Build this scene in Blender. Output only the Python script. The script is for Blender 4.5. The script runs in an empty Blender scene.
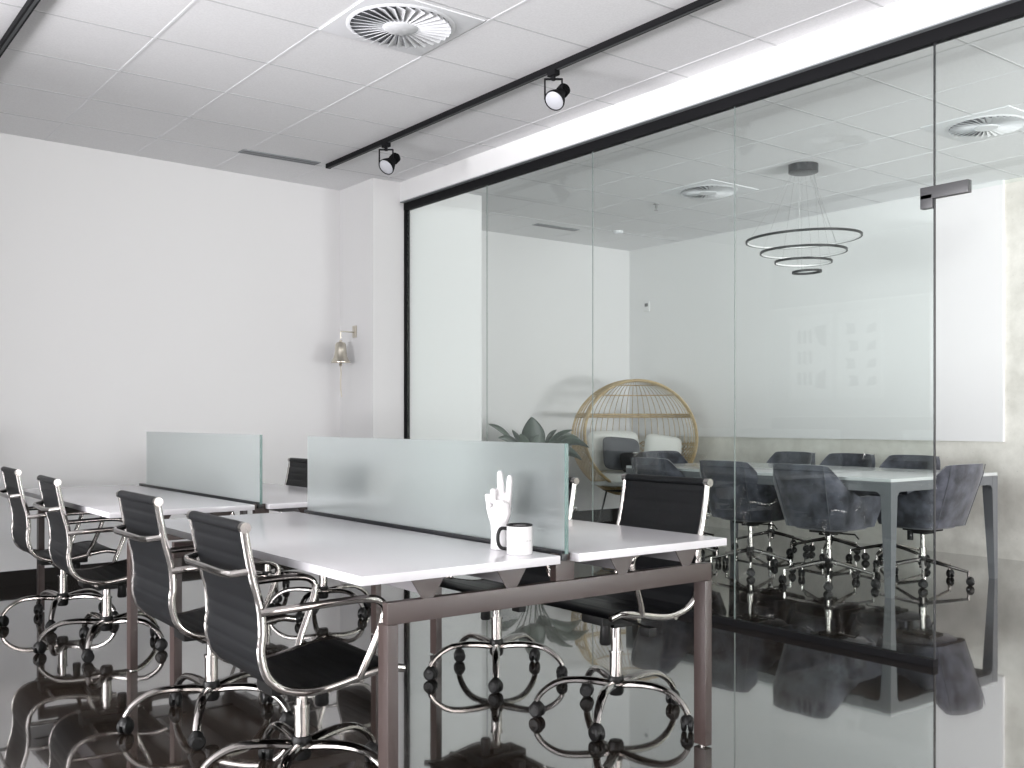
import bpy, bmesh, math, random
from mathutils import Vector, Matrix
random.seed(7)
C = bpy.context.scene.collection
PI = math.pi

# ------------------------------------------------------------------ materials
def mat(name, col, rough=.5, metal=0., spec=.5, coat=0., coat_r=.05, ior=1.5, sheen=0., noise=None, bump=None, emit=None):
    m = bpy.data.materials.new(name); m.use_nodes = True
    nt = m.node_tree; b = nt.nodes['Principled BSDF']
    b.inputs['Base Color'].default_value = (*col, 1)
    b.inputs['Roughness'].default_value = rough
    b.inputs['Metallic'].default_value = metal
    b.inputs['Specular IOR Level'].default_value = spec
    b.inputs['IOR'].default_value = ior
    b.inputs['Coat Weight'].default_value = coat
    b.inputs['Coat Roughness'].default_value = coat_r
    b.inputs['Sheen Weight'].default_value = sheen
    if emit:
        b.inputs['Emission Color'].default_value = (*emit[0], 1)
        b.inputs['Emission Strength'].default_value = emit[1]
    tc = nt.nodes.new('ShaderNodeTexCoord')
    if noise:                                   # (scale, colour A, colour B[, detail])
        n = nt.nodes.new('ShaderNodeTexNoise'); n.inputs['Scale'].default_value = noise[0]
        n.inputs['Detail'].default_value = noise[3] if len(noise) > 3 else 5
        r = nt.nodes.new('ShaderNodeValToRGB')
        r.color_ramp.elements[0].position = .32; r.color_ramp.elements[1].position = .68
        r.color_ramp.elements[0].color = (*noise[1], 1); r.color_ramp.elements[1].color = (*noise[2], 1)
        nt.links.new(tc.outputs['Object'], n.inputs['Vector'])
        nt.links.new(n.outputs['Fac'], r.inputs['Fac']); nt.links.new(r.outputs['Color'], b.inputs['Base Color'])
    if bump:                                    # (scale, strength, distance)
        n2 = nt.nodes.new('ShaderNodeTexNoise'); n2.inputs['Scale'].default_value = bump[0]; n2.inputs['Detail'].default_value = 4
        bp = nt.nodes.new('ShaderNodeBump'); bp.inputs['Strength'].default_value = bump[1]; bp.inputs['Distance'].default_value = bump[2]
        nt.links.new(tc.outputs['Object'], n2.inputs['Vector'])
        nt.links.new(n2.outputs['Fac'], bp.inputs['Height']); nt.links.new(bp.outputs['Normal'], b.inputs['Normal'])
    return m

def glass_mat(name, tint, ior=1.5):
    m = bpy.data.materials.new(name); m.use_nodes = True
    nt = m.node_tree; nt.nodes.clear()
    o = nt.nodes.new('ShaderNodeOutputMaterial'); mx = nt.nodes.new('ShaderNodeMixShader')
    t = nt.nodes.new('ShaderNodeBsdfTransparent'); t.inputs['Color'].default_value = (*tint, 1)
    g = nt.nodes.new('ShaderNodeBsdfGlossy'); g.inputs['Roughness'].default_value = 0.0
    g.inputs['Color'].default_value = (.95, .98, .97, 1)
    f = nt.nodes.new('ShaderNodeFresnel'); f.inputs['IOR'].default_value = ior
    # inside faces see the reciprocal index, so total internal reflection is avoided by feeding 1/ior
    geo = nt.nodes.new('ShaderNodeNewGeometry')
    mxi = nt.nodes.new('ShaderNodeMix'); mxi.data_type = 'FLOAT'
    mxi.inputs['A'].default_value = ior; mxi.inputs['B'].default_value = 1.0 / ior
    nt.links.new(geo.outputs['Backfacing'], mxi.inputs['Factor']); nt.links.new(mxi.outputs['Result'], f.inputs['IOR'])
    nt.links.new(f.outputs['Fac'], mx.inputs['Fac']); nt.links.new(t.outputs[0], mx.inputs[1]); nt.links.new(g.outputs[0], mx.inputs[2])
    nt.links.new(mx.outputs[0], o.inputs['Surface'])
    return m

def frosted_mat(name):
    m = bpy.data.materials.new(name); m.use_nodes = True
    nt = m.node_tree; nt.nodes.clear()
    o = nt.nodes.new('ShaderNodeOutputMaterial')
    r = nt.nodes.new('ShaderNodeBsdfRefraction'); r.inputs['Roughness'].default_value = .30; r.inputs['IOR'].default_value = 1.12
    r.inputs['Color'].default_value = (.96, .99, .985, 1)
    d = nt.nodes.new('ShaderNodeBsdfDiffuse'); d.inputs['Color'].default_value = (.72, .78, .78, 1)
    tl = nt.nodes.new('ShaderNodeBsdfTranslucent'); tl.inputs['Color'].default_value = (.80, .86, .85, 1)
    g = nt.nodes.new('ShaderNodeBsdfGlossy'); g.inputs['Roughness'].default_value = .06
    a = nt.nodes.new('ShaderNodeMixShader'); a.inputs['Fac'].default_value = .5
    b = nt.nodes.new('ShaderNodeMixShader'); b.inputs['Fac'].default_value = .22
    c = nt.nodes.new('ShaderNodeMixShader')
    f = nt.nodes.new('ShaderNodeFresnel')
    geo = nt.nodes.new('ShaderNodeNewGeometry'); mxi = nt.nodes.new('ShaderNodeMix'); mxi.data_type = 'FLOAT'
    mxi.inputs['A'].default_value = 1.4; mxi.inputs['B'].default_value = 1 / 1.4
    nt.links.new(geo.outputs['Backfacing'], mxi.inputs['Factor']); nt.links.new(mxi.outputs['Result'], f.inputs['IOR'])
    nt.links.new(d.outputs[0], a.inputs[1]); nt.links.new(tl.outputs[0], a.inputs[2])
    nt.links.new(r.outputs[0], b.inputs[1]); nt.links.new(a.outputs[0], b.inputs[2])
    nt.links.new(f.outputs[0], c.inputs['Fac']); nt.links.new(b.outputs[0], c.inputs[1]); nt.links.new(g.outputs[0], c.inputs[2])
    nt.links.new(c.outputs[0], o.inputs['Surface'])
    return m

def concrete_mat():
    m = bpy.data.materials.new('raw concrete'); m.use_nodes = True
    nt = m.node_tree; b = nt.nodes['Principled BSDF']; b.inputs['Roughness'].default_value = .75
    tc = nt.nodes.new('ShaderNodeTexCoord')
    n1 = nt.nodes.new('ShaderNodeTexNoise'); n1.inputs['Scale'].default_value = 2.2; n1.inputs['Detail'].default_value = 8; n1.inputs['Roughness'].default_value = .65
    n2 = nt.nodes.new('ShaderNodeTexVoronoi'); n2.inputs['Scale'].default_value = 14
    r1 = nt.nodes.new('ShaderNodeValToRGB')
    r1.color_ramp.elements[0].position = .3; r1.color_ramp.elements[1].position = .7
    r1.color_ramp.elements[0].color = (.52, .51, .46, 1); r1.color_ramp.elements[1].color = (.80, .79, .735, 1)
    r2 = nt.nodes.new('ShaderNodeValToRGB')
    r2.color_ramp.elements[0].position = .03; r2.color_ramp.elements[1].position = .09
    r2.color_ramp.elements[0].color = (.55, .55, .55, 1); r2.color_ramp.elements[1].color = (1, 1, 1, 1)
    mx = nt.nodes.new('ShaderNodeMix'); mx.data_type = 'RGBA'; mx.blend_type = 'MULTIPLY'; mx.inputs['Factor'].default_value = .45
    nt.links.new(tc.outputs['Object'], n1.inputs['Vector']); nt.links.new(tc.outputs['Object'], n2.inputs['Vector'])
    nt.links.new(n1.outputs['Fac'], r1.inputs['Fac']); nt.links.new(n2.outputs['Distance'], r2.inputs['Fac'])
    nt.links.new(r1.outputs['Color'], mx.inputs['A']); nt.links.new(r2.outputs['Color'], mx.inputs['B'])
    nt.links.new(mx.outputs['Result'], b.inputs['Base Color'])
    bp = nt.nodes.new('ShaderNodeBump'); bp.inputs['Strength'].default_value = .25; bp.inputs['Distance'].default_value = .01
    nt.links.new(n1.outputs['Fac'], bp.inputs['Height']); nt.links.new(bp.outputs['Normal'], b.inputs['Normal'])
    return m

def floor_mat():
    m = bpy.data.materials.new('sealed dark concrete'); m.use_nodes = True
    nt = m.node_tree; b = nt.nodes['Principled BSDF']
    b.inputs['IOR'].default_value = 2.3
    b.inputs['Coat Weight'].default_value = 1.0; b.inputs['Coat Roughness'].default_value = .015; b.inputs['Coat IOR'].default_value = 1.9
    tc = nt.nodes.new('ShaderNodeTexCoord')
    n1 = nt.nodes.new('ShaderNodeTexNoise'); n1.inputs['Scale'].default_value = .9; n1.inputs['Detail'].default_value = 9; n1.inputs['Roughness'].default_value = .62
    r1 = nt.nodes.new('ShaderNodeValToRGB')
    r1.color_ramp.elements[0].position = .35; r1.color_ramp.elements[1].position = .72
    r1.color_ramp.elements[0].color = (.012, .010, .008, 1); r1.color_ramp.elements[1].color = (.052, .037, .028, 1)
    n2 = nt.nodes.new('ShaderNodeTexNoise'); n2.inputs['Scale'].default_value = 3.0; n2.inputs['Detail'].default_value = 3
    rr = nt.nodes.new('ShaderNodeMapRange'); rr.inputs['To Min'].default_value = .04; rr.inputs['To Max'].default_value = .10
    bp = nt.nodes.new('ShaderNodeBump'); bp.inputs['Strength'].default_value = .03; bp.inputs['Distance'].default_value = .01
    for n in (n1, n2): nt.links.new(tc.outputs['Object'], n.inputs['Vector'])
    nt.links.new(n1.outputs['Fac'], r1.inputs['Fac']); nt.links.new(r1.outputs['Color'], b.inputs['Base Color'])
    nt.links.new(n2.outputs['Fac'], rr.inputs['Value']); nt.links.new(rr.outputs['Result'], b.inputs['Roughness'])
    nt.links.new(n2.outputs['Fac'], bp.inputs['Height'])
    nt.links.new(bp.outputs['Normal'], b.inputs['Normal']); nt.links.new(bp.outputs['Normal'], b.inputs['Coat Normal'])
    return m

M = {}
M['wall'] = mat('white wall paint', (.74, .74, .74), .6, spec=.3, bump=(60, .04, .002))
M['tile'] = mat('mineral ceiling tile', (.76, .765, .775), .85, spec=.2, noise=(90, (.77, .772, .782), (.83, .832, .842), 3), bump=(160, .12, .002))
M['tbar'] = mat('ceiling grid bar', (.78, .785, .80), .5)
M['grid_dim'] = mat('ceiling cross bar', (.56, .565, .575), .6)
M['grey_tile'] = mat('grey vent metal', (.26, .28, .29), .5)
M['slot_grey'] = mat('vent recess grey', (.16, .165, .175), .7)
M['slot'] = mat('vent slot dark', (.05, .052, .055), .7)
M['vent'] = mat('vent white metal', (.74, .75, .77), .4)
M['black'] = mat('black metal', (.012, .013, .015), .35)
M['dark_trim'] = mat('black baseboard', (.010, .008, .007), .6, spec=.2)
M['channel'] = mat('matte black channel', (.006, .006, .007), .7, spec=.12)
M['concrete'] = concrete_mat()
M['floor'] = floor_mat()
M['glass'] = glass_mat('clear partition glass', (.944, .970, .960))
M['window_glass'] = glass_mat('clear window glass', (.99, .985, .99))
M['glass_edge'] = mat('polished glass edge', (.20, .23, .225), .3)
M['frost'] = frosted_mat('frosted glass')
M['frost_edge'] = mat('green glass edge', (.07, .13, .12), .35)
M['laminate'] = mat('white desk laminate', (.58, .57, .59), .22, spec=.5, coat=.25, coat_r=.12)
M['taupe'] = mat('taupe powder coat', (.042, .028, .025), .38)
M['taupe_light'] = mat('taupe powder coat support', (.26, .25, .26), .4)
M['chrome'] = mat('polished chrome', (.38, .36, .345), .11, metal=1)
M['leather'] = mat('black ribbed leather', (.0045, .005, .006), .45, spec=.2)
M['plastic'] = mat('black plastic', (.006, .006, .006), .45, spec=.22)
M['velvet'] = mat('charcoal blue velvet', (.06, .065, .085), .75, sheen=.4, spec=.25, noise=(10, (.016, .017, .022), (.085, .090, .112), 9), bump=(40, .15, .004))
M['table_top'] = mat('pale grey table top', (.50, .52, .52), .22, coat=.3)
M['table_metal'] = mat('grey painted steel', (.115, .122, .13), .42)
M['rattan'] = mat('natural rattan', (.42, .31, .15), .5, noise=(30, (.34, .24, .11), (.52, .40, .22)))
M['cream'] = mat('cream cushion fabric', (.66, .67, .64), .85, bump=(120, .2, .002))
M['grey_fab'] = mat('charcoal cushion fabric', (.085, .09, .10), .85, bump=(120, .2, .002))
M['black_fab'] = mat('black cushion fabric', (.008, .008, .009), .9)
M['leaf'] = mat('deep green leaf', (.030, .055, .040), .4, noise=(6, (.020, .040, .030), (.055, .085, .060)))
M['pot'] = mat('pale ceramic pot', (.45, .46, .44), .5)
M['soil'] = mat('potting soil', (.02, .014, .010), .95)
M['porcelain'] = mat('white glazed porcelain', (.60, .59, .595), .22, coat=.3)
M['print_ink'] = mat('grey lettering', (.30, .29, .29), .6)
M['brass'] = mat('aged silver brass', (.62, .58, .50), .28, metal=1)
M['rope'] = mat('cream rope', (.62, .58, .50), .9)
M['panel'] = mat('white lacquer panel', (.74, .74, .74), .4)
M['art_paper'] = mat('white print paper', (.95, .95, .95), .7)
M['art_grey'] = mat('soft grey print ink', (.16, .165, .165), .8)
M['frame_white'] = mat('white picture frame', (.93, .93, .93), .4)
M['partition'] = mat('partition grey for mirror contrast', (.42, .42, .42), .6)  # tone darkened so the board stands out in the glass reflection
M['lens'] = mat('lamp lens', (.45, .46, .49), .25, coat=.6)
M['lamp_glow'] = mat('white ring diffuser', (.80, .80, .80), .5)
M['darkring'] = mat('black lamp ring', (.012, .013, .014), .4)
M['wire'] = mat('steel cable', (.35, .35, .35), .35, metal=1)
M['window_frame'] = mat('white window frame', (.75, .75, .76), .4)

# ------------------------------------------------------------------ mesh helpers
class MB:
    def __init__(s): s.b = bmesh.new()
    def box(s, lo, hi, bev=0., mtx=None):
        t = bmesh.new()
        bmesh.ops.create_cube(t, size=1)
        for v in t.verts:
            v.co = Vector([(lo[i] + hi[i]) / 2 + v.co[i] * (hi[i] - lo[i]) for i in range(3)])
        if bev: bmesh.ops.bevel(t, geom=t.edges[:], offset=bev, segments=2, profile=.7, affect='EDGES')
        if mtx: t.transform(mtx)
        return s._merge(t)
    def _merge(s, t):
        me = bpy.data.meshes.new('tmp'); t.to_mesh(me); t.free(); s.b.from_mesh(me); bpy.data.meshes.remove(me); return s
    def faces(s, vs, fs):
        vv = [s.b.verts.new(v) for v in vs]
        for f in fs:
            try: s.b.faces.new([vv[i] for i in f])
            except ValueError: pass
        return s
    def tube(s, pts, r, n=10, closed=False, cap=True, flat=1., up=None):
        """round (or flattened) tube through pts; r is a number or one radius a point"""
        P = [Vector(p) for p in pts]; N = len(P); rings = []
        U = Vector(up) if up else None
        prev = None
        for i, p in enumerate(P):
            a = P[(i - 1) % N] if (closed or i > 0) else P[0]
            b = P[(i + 1) % N] if (closed or i < N - 1) else P[-1]
            t = (b - a).normalized()
            if U is None:
                if prev is None:
                    ref = Vector((0, 0, 1)) if abs(t.z) < .9 else Vector((1, 0, 0))
                else: ref = prev
                side = (ref - t * ref.dot(t)).normalized(); prev = side
            else: side = (U - t * U.dot(t)).normalized()
            w = t.cross(side)
            rr = r[i] if isinstance(r, (list, tuple)) else r
            rings.append([s.b.verts.new(p + side * math.cos(2 * PI * k / n) * rr * flat + w * math.sin(2 * PI * k / n) * rr) for k in range(n)])
        m = N if closed else N - 1
        for i in range(m):
            A, B = rings[i], rings[(i + 1) % N]
            for k in range(n): s.b.faces.new((A[k], A[(k + 1) % n], B[(k + 1) % n], B[k]))
        if cap and not closed:
            s.b.faces.new(rings[0][::-1]); s.b.faces.new(rings[-1])
        return s
    def sweep(s, pts, prof, up=(0, 1, 0), closed=False):
        """sweep a closed profile [(along up, across)] along pts"""
        P = [Vector(p) for p in pts]; N = len(P); U = Vector(up); rings = []
        for i, p in enumerate(P):
            a = P[(i - 1) % N] if (closed or i > 0) else P[0]
            b = P[(i + 1) % N] if (closed or i < N - 1) else P[-1]
            t = (b - a).normalized(); w = t.cross(U).normalized()
            rings.append([s.b.verts.new(p + U * u + w * v) for u, v in prof])
        n = len(prof)
        for i in range(N if closed else N - 1):
            A, B = rings[i], rings[(i + 1) % N]
            for k in range(n): s.b.faces.new((A[k], A[(k + 1) % n], B[(k + 1) % n], B[k]))
        if not closed: s.b.faces.new(rings[0][::-1]); s.b.faces.new(rings[-1])
        return s
    def lathe(s, prof, c=(0, 0, 0), n=32, mtx=None):
        """prof [(r, z)] turned round z"""
        t = bmesh.new(); rings = []
        for r, z in prof:
            if r < 1e-6: rings.append([t.verts.new((0, 0, z))])
            else: rings.append([t.verts.new((r * math.cos(2 * PI * k / n), r * math.sin(2 * PI * k / n), z)) for k in range(n)])
        for A, B in zip(rings, rings[1:]):
            for k in range(n):
                k2 = (k + 1) % n
                if len(A) == 1 and len(B) == 1: continue
                if len(A) == 1: t.faces.new((A[0], B[k], B[k2]))
                elif len(B) == 1: t.faces.new((A[k], A[k2], B[0]))
                else: t.faces.new((A[k], A[k2], B[k2], B[k]))
        if mtx: t.transform(mtx)
        t.transform(Matrix.Translation(c))
        return s._merge(t)
    def grid(s, fn, nu, nv, cu=False, cv=False):
        V = [[s.b.verts.new(fn(i / (nu if cu else nu - 1), j / (nv if cv else nv - 1))) for j in range(nv)] for i in range(nu)]
        for i in range(nu if cu else nu - 1):
            for j in range(nv if cv else nv - 1):
                s.b.faces.new((V[i][j], V[(i + 1) % nu][j], V[(i + 1) % nu][(j + 1) % nv], V[i][(j + 1) % nv]))
        return s
    def build(s, name, m, parent=None, angle=35, smooth=True):
        bmesh.ops.recalc_face_normals(s.b, faces=s.b.faces[:])
        me = bpy.data.meshes.new(name); s.b.to_mesh(me); s.b.free()
        me.materials.append(m)
        if smooth:
            for p in me.polygons: p.use_smooth = True
            me.set_sharp_from_angle(angle=math.radians(angle))
        o = bpy.data.objects.new(name, me); C.objects.link(o)
        if parent: o.parent = parent
        return o

def thing(name, label, cat, loc=(0, 0, 0), rz=0., group=None):
    o = bpy.data.objects.new(name, None); C.objects.link(o); o.empty_display_size = .1
    o.location = loc; o.rotation_euler = (0, 0, rz); o['label'] = label; o['category'] = cat
    if group: o['group'] = group
    return o
def structure(o, label=None):
    o['kind'] = 'structure'
    if label: o['label'] = label
    return o
def dup(root, loc, rz, label, group=None, dz=None):
    r = root.copy(); C.objects.link(r); r.location = loc; r.rotation_euler = (0, 0, rz); r['label'] = label
    if group: r['group'] = group
    def rec(src, dst):
        for ch in list(src.children):
            c = ch.copy(); C.objects.link(c); c.parent = dst
            rec(ch, c)
    rec(root, r)
    return r
def smooth_path(pts, k=6):
    """Catmull-Rom through pts"""
    P = [Vector(p) for p in pts]; out = []
    for i in range(len(P) - 1):
        p0 = P[max(i - 1, 0)]; p1 = P[i]; p2 = P[i + 1]; p3 = P[min(i + 2, len(P) - 1)]
        for j in range(k):
            t = j / k
            out.append(.5 * ((2 * p1) + (-p0 + p2) * t + (2 * p0 - 5 * p1 + 4 * p2 - p3) * t * t + (-p0 + 3 * p1 - 3 * p2 + p3) * t ** 3))
    out.append(P[-1]); return out

# ------------------------------------------------------------------ the room (X runs right-back, Y left-back)
H = 3.27; XL = -.75; XW = -5.0; YB = -3.5; XG = 4.603; XR = 8.66; YE = 8.97
def wallY(x): return 8.02 + .06 * (x - 1.46)
XC0, XC1, YC = 4.275, 5.415, 7.587

structure(MB().box((XW - .2, YB - .2, -.1), (XR + .2, YE + .3, 0)).build('floor', M['floor']), 'dark glossy sealed concrete floor')
structure(MB().box((XW - .2, YB - .2, H), (XR + .2, YE + .3, H + .1)).build('ceiling', M['tile']), 'white tiled suspended ceiling')
g = MB()
xs = [3.07 + .65 * k for k in range(-12, 1)] + [3.752, 4.37]
ys = [7.485 - .655 * k for k in range(0, 17)]
for x in xs: g.box((x - .008, YB, H - .0016), (x + .008, wallY(x) - .001, H + .001))
for x in [6.66 + .65 * k for k in range(-3, 4)]: g.box((x - .009, YB, H - .002), (x + .009, YE - .001, H + .001))
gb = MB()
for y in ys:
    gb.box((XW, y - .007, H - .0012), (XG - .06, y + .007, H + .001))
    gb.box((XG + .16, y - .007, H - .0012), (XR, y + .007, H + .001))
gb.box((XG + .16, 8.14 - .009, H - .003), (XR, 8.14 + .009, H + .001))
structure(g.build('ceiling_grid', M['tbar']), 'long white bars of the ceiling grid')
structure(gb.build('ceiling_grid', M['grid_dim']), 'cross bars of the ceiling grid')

# far wall of the office (very slightly out of square), with the column in front of the glass
a, b_ = wallY(XW - .2), wallY(XC0 + .05)
structure(MB().faces([(XW - .2, a, 0), (XC0 + .05, b_, 0), (XC0 + .05, b_ + .2, 0), (XW - .2, a + .2, 0),
                      (XW - .2, a, H), (XC0 + .05, b_, H), (XC0 + .05, b_ + .2, H), (XW - .2, a + .2, H)],
                     [(0, 1, 5, 4), (1, 2, 6, 5), (2, 3, 7, 6), (3, 0, 4, 7), (0, 3, 2, 1), (4, 5, 6, 7)]).build('wall_far', M['wall'], smooth=False), 'plain white far wall of the open office')
structure(MB().box((XC0, YC, 0), (XC1, YE, H)).build('wall_column', M['wall'], smooth=False), 'white square column at the end of the glass wall')
structure(MB().box((XC1 - .02, YE, 0), (XR + .2, YE + .2, H)).build('wall_meeting_end', M['wall'], smooth=False), 'white end wall of the meeting room')
t_ = .014
structure(MB().faces([(XW, wallY(XW) - t_, 0), (XC0, wallY(XC0) - t_, 0), (XC0, wallY(XC0), 0), (XW, wallY(XW), 0),
                      (XW, wallY(XW) - t_, .105), (XC0, wallY(XC0) - t_, .105), (XC0, wallY(XC0), .105), (XW, wallY(XW), .105)],
                     [(0, 1, 5, 4), (1, 2, 6, 5), (3, 0, 4, 7), (4, 5, 6, 7), (0, 3, 2, 1)]).build('baseboard_far', M['dark_trim'], smooth=False), 'black baseboard of the far wall')
structure(MB().box((XC0 - t_, YC - t_, 0), (XC0, wallY(XC0) - t_, .105)).box((XC0 - t_, YC - t_, 0), (XC1, YC, .105)).build('baseboard_column', M['dark_trim'], smooth=False))
structure(MB().box((XC1, YE - t_, 0), (XR, YE, .13)).build('baseboard_meeting_end', M['dark_trim'], smooth=False))
structure(MB().box((XR, YB, 0), (XR + .2, YE, H)).build('wall_right', M['concrete'], smooth=False), 'raw concrete right wall of the meeting room')
structure(MB().box((XR - .035, 4.36, 1.012), (XR, YE, H)).build('wall_right_lining', M['wall'], smooth=False), 'white plastered lining over the upper concrete wall')

structure(MB().box((XL - .15, 5.78, 0), (XL, wallY(XL) - t_, H)).build('wall_left_partition', M['partition'], smooth=False), 'added grey partition wall outside the frame, holding the board mirrored in the glass')  # added out of view to carry the reflected board and prints

# windowed walls behind and to the left of the camera
def windowed(name, axis, pos, t, u0, u1, holes, m, n0):
    """a wall at axis=pos (thickness t outward) from u0 to u1 with window holes (a,b,z0,z1)"""
    g = MB()
    def bx(a, b, z0, z1, d0=0., d1=t, gg=None):
        gg = gg or g
        lo, hi = (min(pos + d0, pos + d1), max(pos + d0, pos + d1))
        if axis == 'x': gg.box((lo, a, z0), (hi, b, z1))
        else: gg.box((a, lo, z0), (b, hi, z1))
    cur = u0
    for a, b, z0, z1 in holes:
        bx(cur, a, 0, H); bx(a, b, 0, z0); bx(a, b, z1, H); cur = b
    bx(cur, u1, 0, H)
    structure(g.build(name, m, smooth=False))
    for i, (a, b, z0, z1) in enumerate(holes):
        f = MB(); w = .05
        d0, d1 = t * .35, t * .65
        bx(a, a + w, z0, z1, d0, d1, f); bx(b - w, b, z0, z1, d0, d1, f)
        bx(a + w, b - w, z0, z0 + w, d0, d1, f); bx(a + w, b - w, z1 - w, z1, d0, d1, f)
        c = (a + b) / 2
        bx(c - w / 2, c + w / 2, z0 + w, z1 - w, d0, d1, f)
        r = structure(f.build('window_%d' % (n0 + i), M['window_frame'], smooth=False))
        p = MB(); bx(a + w, c - w / 2, z0 + w, z1 - w, t * .48, t * .52, p); bx(c + w / 2, b - w, z0 + w, z1 - w, t * .48, t * .52, p)
        p.build('window_glass', M['window_glass'], r, smooth=False)
        lt = bpy.data.lights.new('window_daylight', 'AREA'); lt.shape = 'RECTANGLE'
        lt.size = b - a; lt.size_y = z1 - z0
        lo = bpy.data.objects.new('window_daylight', lt); C.objects.link(lo)
        l2 = bpy.data.lights.new('ceiling_fill', 'AREA'); l2.shape = 'RECTANGLE'  # fill lamp added to brighten the ceiling, tilted up through the window
        lg = bpy.data.objects.new('ceiling_fill', l2); C.objects.link(lg)
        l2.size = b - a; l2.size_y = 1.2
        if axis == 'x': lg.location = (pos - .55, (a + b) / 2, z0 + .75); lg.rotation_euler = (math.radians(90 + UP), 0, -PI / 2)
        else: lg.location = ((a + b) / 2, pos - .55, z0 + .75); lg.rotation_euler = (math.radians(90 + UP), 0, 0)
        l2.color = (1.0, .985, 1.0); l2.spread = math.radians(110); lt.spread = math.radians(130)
        yield lo, lt, l2, ((a + b) / 2, (z0 + z1) / 2)
UP = 24
COOL = (.985, .985, .995); WARM = (1.0, .93, .88)
for lo, lt, l2, (u, z) in windowed('wall_left', 'x', XW, -.2, YB - .2, wallY(XW), [(-3.1, 0.1, .25, 3.0), (.5, 3.7, .25, 3.0), (4.1, 7.2, .25, 3.0)], M['wall'], 1):
    lo.location = (XW - .26, u, z); lo.rotation_euler = (0, -PI / 2, 0); lt.size, lt.size_y = lt.size_y, lt.size
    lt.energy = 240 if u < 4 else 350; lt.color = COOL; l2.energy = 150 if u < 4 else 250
for lo, lt, l2, (u, z) in windowed('wall_back', 'y', YB, -.2, XW, XR, [(.2, 3.9, .3, 2.95), (5.0, 8.2, .2, 3.0)], M['wall'], 4):
    lo.location = (u, YB - .26, z); lo.rotation_euler = (PI / 2, 0, 0)
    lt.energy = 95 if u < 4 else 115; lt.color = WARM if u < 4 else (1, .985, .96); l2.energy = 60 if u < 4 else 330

# bulkhead and glass wall
structure(MB().box((XG - .06, YB, 3.10), (XG + .16, YC, H)).build('trim_1', M['wall'], smooth=False), 'white bulkhead beam above the glass wall')
structure(MB().box((XG - .062, YB, 3.092), (XG + .16, YC, 3.10)).build('trim_2', M['grey_tile'], smooth=False))
gw = bpy.data.objects.new('wall_glass', None); C.objects.link(gw); gw['kind'] = 'structure'; gw['label'] = 'frameless glass partition of the meeting room in black channels'
GT = .006
MB().box((XG - .025, YB, 3.03), (XG + .025, YC, 3.092), .002).build('top_channel', M['channel'], gw)
MB().box((XG - .022, 2.655, 0), (XG + .022, YC, .036), .002).build('bottom_channel', M['channel'], gw)
MB().box((XG - .022, YC - .03, .036), (XG + .022, YC, 3.03), .002).build('side_channel', M['channel'], gw)
joints = [YC - .03, 6.377, 5.145, 3.905, 2.664]
for y1, y0 in zip(joints, joints[1:]):
    MB().box((XG - GT, y0 + .002, .036), (XG + GT, y1 - .002, 3.03)).build('glass_pane', M['glass'], gw, smooth=False)
for y in joints[1:4]:
    MB().box((XG - .004, y - .001, .036), (XG + .004, y + .001, 3.03)).build('glass_joint', M['glass_edge'], gw, smooth=False)
MB().box((XG - GT, 2.658, .0), (XG + GT, 2.664, 3.03)).build('glass_edge', M['black'], gw, smooth=False)
MB().box((XG - GT, 1.55, 2.285), (XG + GT, 2.656, 3.03)).build('transom_glass', M['glass'], gw, smooth=False)
MB().box((XG - GT, .35, .0), (XG + GT, 1.548, 3.03)).build('glass_pane', M['glass'], gw, smooth=False)
MB().box((XG - GT, YB, .0), (XG + GT, .346, 3.03)).build('glass_pane', M['glass'], gw, smooth=False)
fb = MB()
fb.box((XG - .018, 2.484, 2.276), (XG + .018, 2.727, 2.336), .003).box((XG - .018, 2.664, 2.232), (XG + .018, 2.727, 2.30), .003)
fb.build('corner_bracket', mat('dark grey bracket', (.045, .045, .048), .4), gw)

# ------------------------------------------------------------------ ceiling fittings
def round_vent(x, y, R, label, ph=0):
    r = thing('ceiling_diffuser', label, 'air vent', (x, y, H))
    MB().box((-.314, -.316, -.006), (.314, .316, .0), .002).build('face_plate', M['vent'], r)
    MB().lathe([(0, -.0065), (R, -.0065), (R, -.002), (0, -.002)], n=48).build('slot_ring', M['slot_grey'], r)
    m = MB(); n = 32
    for k in range(n):
        a = 2 * PI * k / n + ph; da = PI / n * 1.5
        r0, r1 = R * .33, R * .97
        p = [(r0 * math.cos(a - da * .5), r0 * math.sin(a - da * .5), -.007), (r1 * math.cos(a - da), r1 * math.sin(a - da), -.0075),
             (r1 * math.cos(a + da * .25), r1 * math.sin(a + da * .25), -.028), (r0 * math.cos(a + da * .5), r0 * math.sin(a + da * .5), -.022)]
        q = [(v[0], v[1], v[2] + .0015) for v in p]
        m.faces(p + q, [(0, 1, 2, 3), (7, 6, 5, 4), (0, 4, 5, 1), (1, 5, 6, 2), (2, 6, 7, 3), (3, 7, 4, 0)])
    m.build('vane', M['vent'], r, smooth=False)['kind'] = 'stuff'
    MB().lathe([(0, -.026), (R * .30, -.026), (R * .345, -.018), (R * .345, -.006), (0, -.006)], n=40).build('hub', M['vent'], r)
    MB().lathe([(R * .97, -.006), (R * .97, -.012), (R * 1.03, -.010), (R * 1.05, -.006)], n=48).build('rim', M['vent'], r)
    return r
round_vent(2.735, 4.56, .272, 'round white swirl diffuser in the office ceiling tiles', .1)
round_vent(6.92, 6.18, .25, 'round swirl diffuser behind the glass, left of the ring chandelier', .3)
round_vent(6.93, 3.62, .25, 'round swirl diffuser behind the glass above the doorway corner bracket', .2)

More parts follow.
